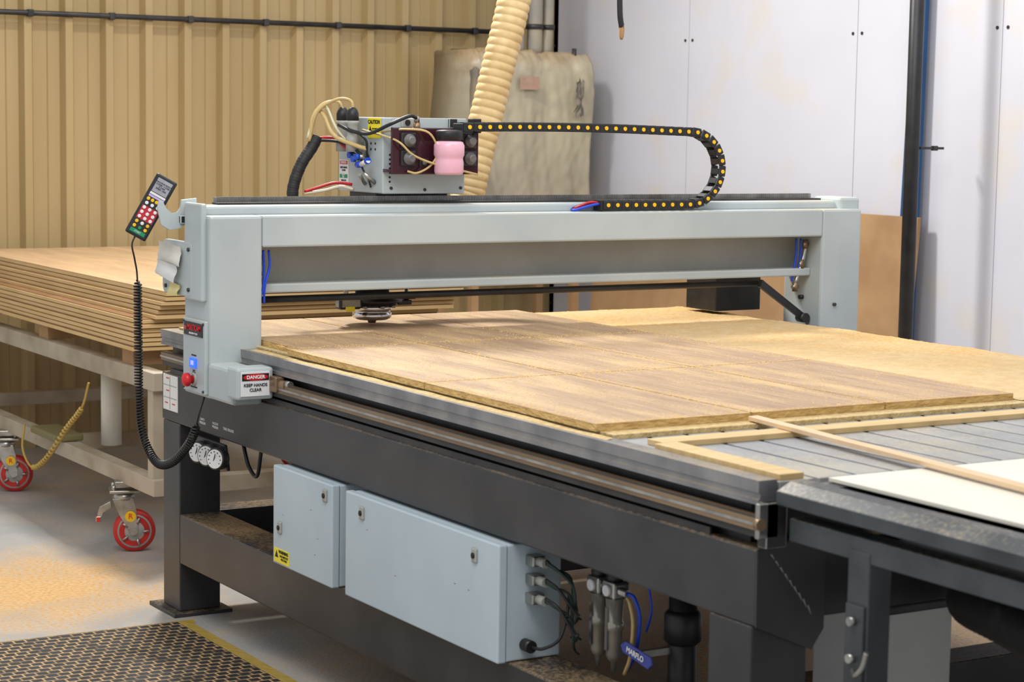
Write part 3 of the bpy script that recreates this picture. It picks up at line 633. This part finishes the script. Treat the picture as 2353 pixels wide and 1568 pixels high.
text('MARFLO',.018,(2.599,3.748,.406),(0,-1,-.15),(0,-.15,1),txw,t,bold=.03)
t=thing('pump_housing','grey metal pump housing standing under the bed','housing',(3.05,3.43,0))
MB().box(2.955,3.16,3.33,3.56,0,.55,mat('pump_paint',(176,178,176),(192,193,190),4,.5),.006).obj('housing',t)
MB().box(2.95,3.165,3.325,3.564,.545,.565,dkm,.004).obj('lid',t)
t=thing('black_duct','large black ribbed duct hose under the outfeed table','hose',(2.85,2.9,.55))
MB().tube(spline([(3.02,3.09,.64),(2.90,3.0,.655),(2.84,2.85,.66),(2.78,2.6,.65),(2.72,2.2,.64)],16),.05,rub,20,rf=lambda i,k:1+.06*(i%2),raw=True).obj('duct',t)
# ---------------------------------------------------------------- cut boards
xs=[2.495,2.93,3.335,3.76];ys=[3.77,4.565,5.39,6.2]
zp=.9335
for i in range(3):
    for j in range(3):
        gx_=.0034
        b=MB();x0,x1,y0,y1=xs[i]+gx_,xs[i+1]-gx_,ys[j]+gx_,ys[j+1]-gx_
        if i==0 and j==2: x0=2.535
        b.box(x0,x1,y0,y1,.9165,zp-.002,cutedge).box(x0,x1,y0,y1,zp-.002,zp,lam,.0006,1)
        solo(b.obj('cut_board'),'walnut-look laminated board freshly cut, lying on the bed','board','cut boards on the bed')
def nz_(x,y,s): return mnoise.noise(V((x*s,y*s,.3)))
b=MB().grid(3.763,4.485,3.75,6.22,90,260,lambda u,v,x,y:.9170+.002*max(0,nz_(x,y,9))+.0016*max(0,nz_(x,y,30))+.0015*(nz_(x,y,90)+.5)+.004*max(0,(x-4.36)/.12)*(.6+nz_(x,y,6)),sawd)
o=b.obj('sawdust',flip=False);solo(o,'fine pale orange sawdust layer covering the bed','sawdust');o['kind']='stuff'
b=MB()
random.seed(3)
def pile(b,x,y,z,r,h,m,n=6,ey=1):
    c=b.v((x,y,z+h));ring=[b.v((x+math.cos(2*math.pi*k/n)*r*(.7+.5*random.random()),y+math.sin(2*math.pi*k/n)*r*ey*(.7+.5*random.random()),z)) for k in range(n)]
    for k in range(n): b.face([c,ring[k],ring[(k+1)%n]],m,True)
for k in range(4200):
    e=random.random()
    if e<.25: x,y=2.5+1.26*random.random(),random.choice(ys[1:3])+random.choice((-1,1))*(.004+abs(random.gauss(0,.014)))
    elif e<.45: x,y=random.choice(xs[1:3])+random.choice((-1,1))*(.004+abs(random.gauss(0,.014))),3.8+2.3*random.random()
    elif e<.55: x,y=3.755-abs(random.gauss(0,.02)),3.8+2.3*random.random()
    elif e<.67: x,y=2.5+abs(random.gauss(0,.015)),3.8+1.7*random.random()
    elif e<.77: x,y=2.5+1.25*random.random(),3.775+abs(random.gauss(0,.012))
    else: x,y=2.55+1.2*random.random(),3.79+2.3*random.random()
    pile(b,x,y,zp+.0002,.0012+.0022*random.random(),.0014,sawc)
o=b.obj('sawdust_specks');solo(o,'orange sawdust crumbs scattered over the cut boards','sawdust');o['kind']='stuff'
b=MB().grid(2.474,2.494,3.70,5.6,6,260,lambda u,v,x,y:.9101+.005*max(0,u-.45+.5*nz_(x,y,10)),sawp)
o=b.obj('sawdust_ridge',flip=False);solo(o,'pale sawdust ridge along the bed edge','sawdust');o['kind']='stuff'
o=MB().box(2.54,3.95,3.575,3.635,.9055,.918,palew,.001).obj('wood_strip');solo(o,'pale wooden strip lying across the slotted bed','wood strip','loose strips on the bed')
o=MB().box(2.515,2.575,3.145,3.572,.9055,.918,palew,.001).obj('wood_strip');solo(o,'short pale wooden strip along the bed edge','wood strip','loose strips on the bed')
o=MB().prism([(2.905,3.755,.919),(2.935,3.76,.919),(2.79,2.35,.919),(2.76,2.35,.919)],(0,0,.010),pinkw,.001).obj('wood_stick');solo(o,'long thin pinkish wooden stick lying diagonally across the tables','wood stick')
# ---------------------------------------------------------------- outfeed table
tfm=dusty('outfeed_frame',(50,54,57),(70,74,77),(140,128,104),8,.4,.2,.6,.1)
t=thing('outfeed_table','dark steel framed outfeed table with white top','table',(3.3,2.5,0))
yt=3.105
b=MB();b.prism([(2.475,yt,.868),(2.475,yt,.895),(2.51,yt,.912),(2.55,yt,.912),(2.55,yt,.868)],(-.015,-1.5,0),tfm,.002)
b.prism([(4.35,yt,.868),(4.35,yt,.905),(4.42,yt,.905),(4.42,yt,.868)],(0,-1.5,0),tfm)
b.box(2.55,4.35,yt-.06,yt,.87,.903,tfm).obj('top_rail',t,split=True)
MB().prism([(2.49,3.08,.80),(2.49,3.08,.845),(2.54,3.08,.845),(2.54,3.08,.80)],(-.015,-1.45,0),tfm,.002).box(2.54,4.4,2.84,2.9,.79,.84,tfm).obj('lower_rail',t,split=True)
MB().box(2.55,4.3,1.7,3.05,.845,.87,txk).obj('underside',t)
for (x,y) in ((2.485,2.84),(4.33,2.84),(2.48,1.7),(4.33,1.7)): MB().box(x,x+.055,y,y+.06,0,.82,tfm,.003).obj('leg',t)
b=MB().box(2.478,2.486,2.845,2.895,.52,.72,tfm,.002)
for z in (.56,.62,.69): b.cyl((2.466,2.87,z),(2.48,2.87,z),.009,steel,n=8)
b.tube([(2.47,2.86,.60),(2.45,2.83,.60),(2.45,2.81,.62),(2.45,2.80,.65)],.005,steel);b.obj('clamp_bracket',t,'steel bolted clamp bracket')
MB().box(2.60,4.3,1.7,3.10,.905,.913,offw,.001).obj('white_top',t,'white laminate table top')
# ---------------------------------------------------------------- trolley
t=thing('board_trolley','dirty cream steel trolley on red casters carrying boards','trolley',(3.3,8.0,0))
for x in (2.64,3.3,3.92): MB().box(x,x+.06,6.80,9.3,.63,.695,cream,.003).obj('upper_rail',t)
for x in (2.64,3.92): MB().box(x,x+.06,6.80,9.3,.255,.315,cream,.003).obj('lower_rail',t)
for y in (6.80,7.9,9.24): MB().box(2.70,3.92,y,y+.06,.255,.315,cream,.003).obj('cross_rail',t)
for y in (6.82,9.24):
    for x in (2.645,3.925): MB().box(x,x+.05,y,y+.05,.31,.635,cream,.003).obj('post',t)
for x in (2.80,3.6): MB().cyl((x,7.66,.31),(x,7.66,.64),.04,offw).obj('round_post',t,'white round post')
for y in (7.05,8.0,9.1): MB().box(2.66,3.95,y,y+.11,.695,.752,mdfb,.002).obj('bearer',t,'brown board bearer strip')
def caster(x,y,rot):
    Z=Matrix.Translation((x,y,0))@Matrix.Rotation(rot,4,'Z')
    c=MB();c.T=Z;c.box(-.055,.055,-.05,.05,.222,.232,steel,.002)
    for sx_ in (-.04,.04):
        for sy_ in (-.035,.035): c.cyl((sx_,sy_,.228),(sx_,sy_,.25),.007,steel,n=8)
    c.lathe((0,0,.19),UP,[(.03,0),(.04,.006),(.04,.02),(.03,.032)],steel,20);c.box(-.035,.035,-.03,.03,.24,.262,steel,.002)
    co=c.obj('caster',t,'swivel caster with red-rimmed wheel')
    c=MB();c.T=Z
    for yy in (-.034,.03): c.prism([(-.045,yy,.20),(.03,yy,.20),(.04,yy,.16),(.05,yy,.07),(.025,yy,.06),(-.02,yy,.14)],(0,.004,0),steel,.001)
    c.obj('fork',co)
    c=MB();c.T=Z;c.lathe((.035,-.024,.077),(0,1,0),[(.06,0),(.074,.002),(.077,.01),(.077,.038),(.074,.046),(.06,.048)],redw,36);c.obj('tyre',co,'red tyre')
    c=MB();c.T=Z;c.lathe((.035,-.027,.077),(0,1,0),[(.02,-.002),(.022,0),(.05,.006),(.062,.0),(.063,.05),(.02,.054)],greyd,36)
    for k in range(5):
        a=k*2*math.pi/5;c.cyl((.035+.03*math.cos(a),-.031,.077+.03*math.sin(a)),(.035+.052*math.cos(a),-.031,.077+.052*math.sin(a)),.005,steel,n=6)
    c.cyl((.035,-.042,.077),(.035,.04,.077),.011,steel,n=16);c.obj('hub',co,'grey spoked hub')
    c=MB();c.T=Z;c.lathe((.02,-.037,.135),(0,-1,0),[(.02,0),(.02,.003)],yeld,24);c.obj('badge',co,'round yellow badge')
    c=MB();c.T=Z;c.prism([(-.05,-.02,.19),(-.09,-.02,.17),(-.10,-.02,.13),(-.085,-.02,.12),(-.08,-.02,.15),(-.045,-.02,.165)],(0,.04,0),steel,.002);c.box(-.104,-.084,-.022,.022,.112,.135,redw,.003);c.obj('brake_lever',co,'steel brake lever with red tip')
    R_=Matrix.Rotation(rot,3,'Z')
    text('R',.028,Z@V((.02,-.0405,.135)),R_@V((1,0,0)),UP,txr,co)
for (x,y) in ((2.655,7.13),(2.64,8.5),(3.95,7.13),(3.95,8.5)): caster(x,y,math.radians(-18))
b=MB();P=spline([(2.60,7.35,.60),(2.59,7.4,.50),(2.58,7.55,.40),(2.57,7.75,.26),(2.56,7.9,.20),(2.57,8.05,.25),(2.6,8.12,.34)],50);oo=[]
for i,p in enumerate(P[:-1]):
    T=(P[i+1]-p).normalized();A=T.cross(V((1,0,0))).normalized();B_=T.cross(A);rr_=.008 if .2<p.z<.5 and i<200 else 0
    oo.append(p+(A*math.cos(i*1.1)+B_*math.sin(i*1.1))*rr_)
b.tube(oo,.005,mat('yellow_cord',(176,146,70),None,rough=.5),5,raw=True);b.obj('coiled_cord',t,'yellow coiled cord')
MB().box(2.60,2.72,7.75,8.05,.316,.345,mat('olive_plate',(120,112,74),None,rough=.6),.008).obj('chock',t,'small olive plastic chock')
z=.7525;random.seed(11)
for i in range(13):
    if i<7: x=2.64+random.uniform(-.006,.006)+.003*i;y=6.99+random.uniform(-.01,.01)-.004*i
    else: x=2.70+random.uniform(-.008,.008)+.008*(i-7);y=6.95+random.uniform(-.012,.012)-.006*(i-7)
    b=MB().box(x,x+1.22,y,y+2.44,z,z+.0132,mdfe,.0008,1)
    if i==12: b.box(x,x+1.22,y,y+2.44,z+.0132,z+.0163,lam2)
    else: b.box(x+.004,x+1.216,y+.004,y+2.436,z+.0132,z+.0166,mdfg)
    solo(b.obj('mdf_sheet'),'tan laminated MDF sheet in a tall stack on the trolley','board','stacked sheets on the trolley')
    z+=.0168
# ---------------------------------------------------------------- floor mat
def matmat():
    m=bpy.data.materials.new('mat_rubber');m.use_nodes=True;N=m.node_tree.nodes;L=m.node_tree.links;b=N['Principled BSDF'];b.inputs['Roughness'].default_value=.7
    tc=N.new('ShaderNodeTexCoord')
    br=N.new('ShaderNodeTexBrick');L.new(tc.outputs['Object'],br.inputs['Vector'])
    br.inputs['Color1'].default_value=lin((24,24,28));br.inputs['Color2'].default_value=lin((38,38,42));br.inputs['Mortar'].default_value=lin((176,144,98))
    br.inputs['Scale'].default_value=1;br.inputs['Brick Width'].default_value=.036;br.inputs['Row Height'].default_value=.034;br.inputs['Mortar Size'].default_value=.0034;br.inputs['Mortar Smooth'].default_value=.1
    n=N.new('ShaderNodeTexNoise');n.inputs['Scale'].default_value=18;n.inputs['Detail'].default_value=8;L.new(tc.outputs['Object'],n.inputs['Vector'])
    mx=N.new('ShaderNodeMix');mx.data_type='RGBA';mr=N.new('ShaderNodeMapRange');mr.inputs[1].default_value=.48;mr.inputs[2].default_value=.66;mr.inputs[4].default_value=.7;L.new(n.outputs[0],mr.inputs[0])
    L.new(mr.outputs[0],mx.inputs[0]);L.new(br.outputs['Color'],mx.inputs[6]);mx.inputs[7].default_value=lin((40,38,38));L.new(mx.outputs[2],b.inputs['Base Color'])
    bp=N.new('ShaderNodeBump');bp.inputs['Strength'].default_value=.6;bp.inputs['Distance'].default_value=.005;bp.invert=True;L.new(br.outputs['Fac'],bp.inputs['Height']);L.new(bp.outputs[0],b.inputs['Normal'])
    return m
t=thing('floor_mat','black perforated anti-fatigue rubber mat with yellow border','mat',(1.85,5.3,0))
MB().box(1.2,2.40,4.4,5.99,.0,.014,matmat()).obj('mat_surface',t)
yb=mat('mat_yellow_border',(170,146,56),(190,160,84),30,.7)
b=MB().prism([(1.14,5.99,.0),(1.14,6.045,.0),(1.14,5.99,.014)],(1.32,0,0),yb)
b.prism([(2.40,6.0,.0),(2.46,6.0,.0),(2.40,6.0,.014)],(0,-1.6,0),yb);b.obj('border',t,split=True)
# ---------------------------------------------------------------- lights
w=bpy.data.worlds.new('w');sc.world=w;w.use_nodes=True;w.node_tree.nodes['Background'].inputs[0].default_value=(.95,.97,1,1);w.node_tree.nodes['Background'].inputs[1].default_value=.68
def area(loc,tgt,size,e,col=(1,.97,.92)):
    l=bpy.data.lights.new('ceiling_and_fill_lamp','AREA');l.size=size;l.energy=e;l.color=col
    o=bpy.data.objects.new('ceiling_and_fill_lamp',l);o.location=loc;o.rotation_euler=(V(tgt)-V(loc)).to_track_quat('-Z','Y').to_euler();sc.collection.objects.link(o);return o
area((3.3,7.7,3.9),(3.4,5.5,.9),.5,160)
area((1.0,3.0,4.2),(3.2,5.5,.8),2.2,108,(1,.98,.95))  # added front fill light, not a workshop fitting
area((4.0,4.5,4.2),(5.6,7.4,1.4),2.5,55,(.97,.98,1))  # extra unseen light, added to brighten the white wall
# ---------------------------------------------------------------- camera
f=4752.
X=V((7924,384,-4752)).normalized();Y=V((-2876,555,-4752)).normalized();Z=X.cross(Y).normalized();Y=Z.cross(X)
cm=Matrix((X,Y,Z)).to_4x4();cm.translation=V((0,0,1.6))
cd=bpy.data.cameras.new('camera');cd.sensor_width=36;cd.lens=f/2353*36;cd.clip_end=60
cd.dof.use_dof=True;cd.dof.focus_distance=6.4;cd.dof.aperture_fstop=6.3
co=bpy.data.objects.new('camera',cd);co.matrix_world=cm;sc.collection.objects.link(co);sc.camera=co
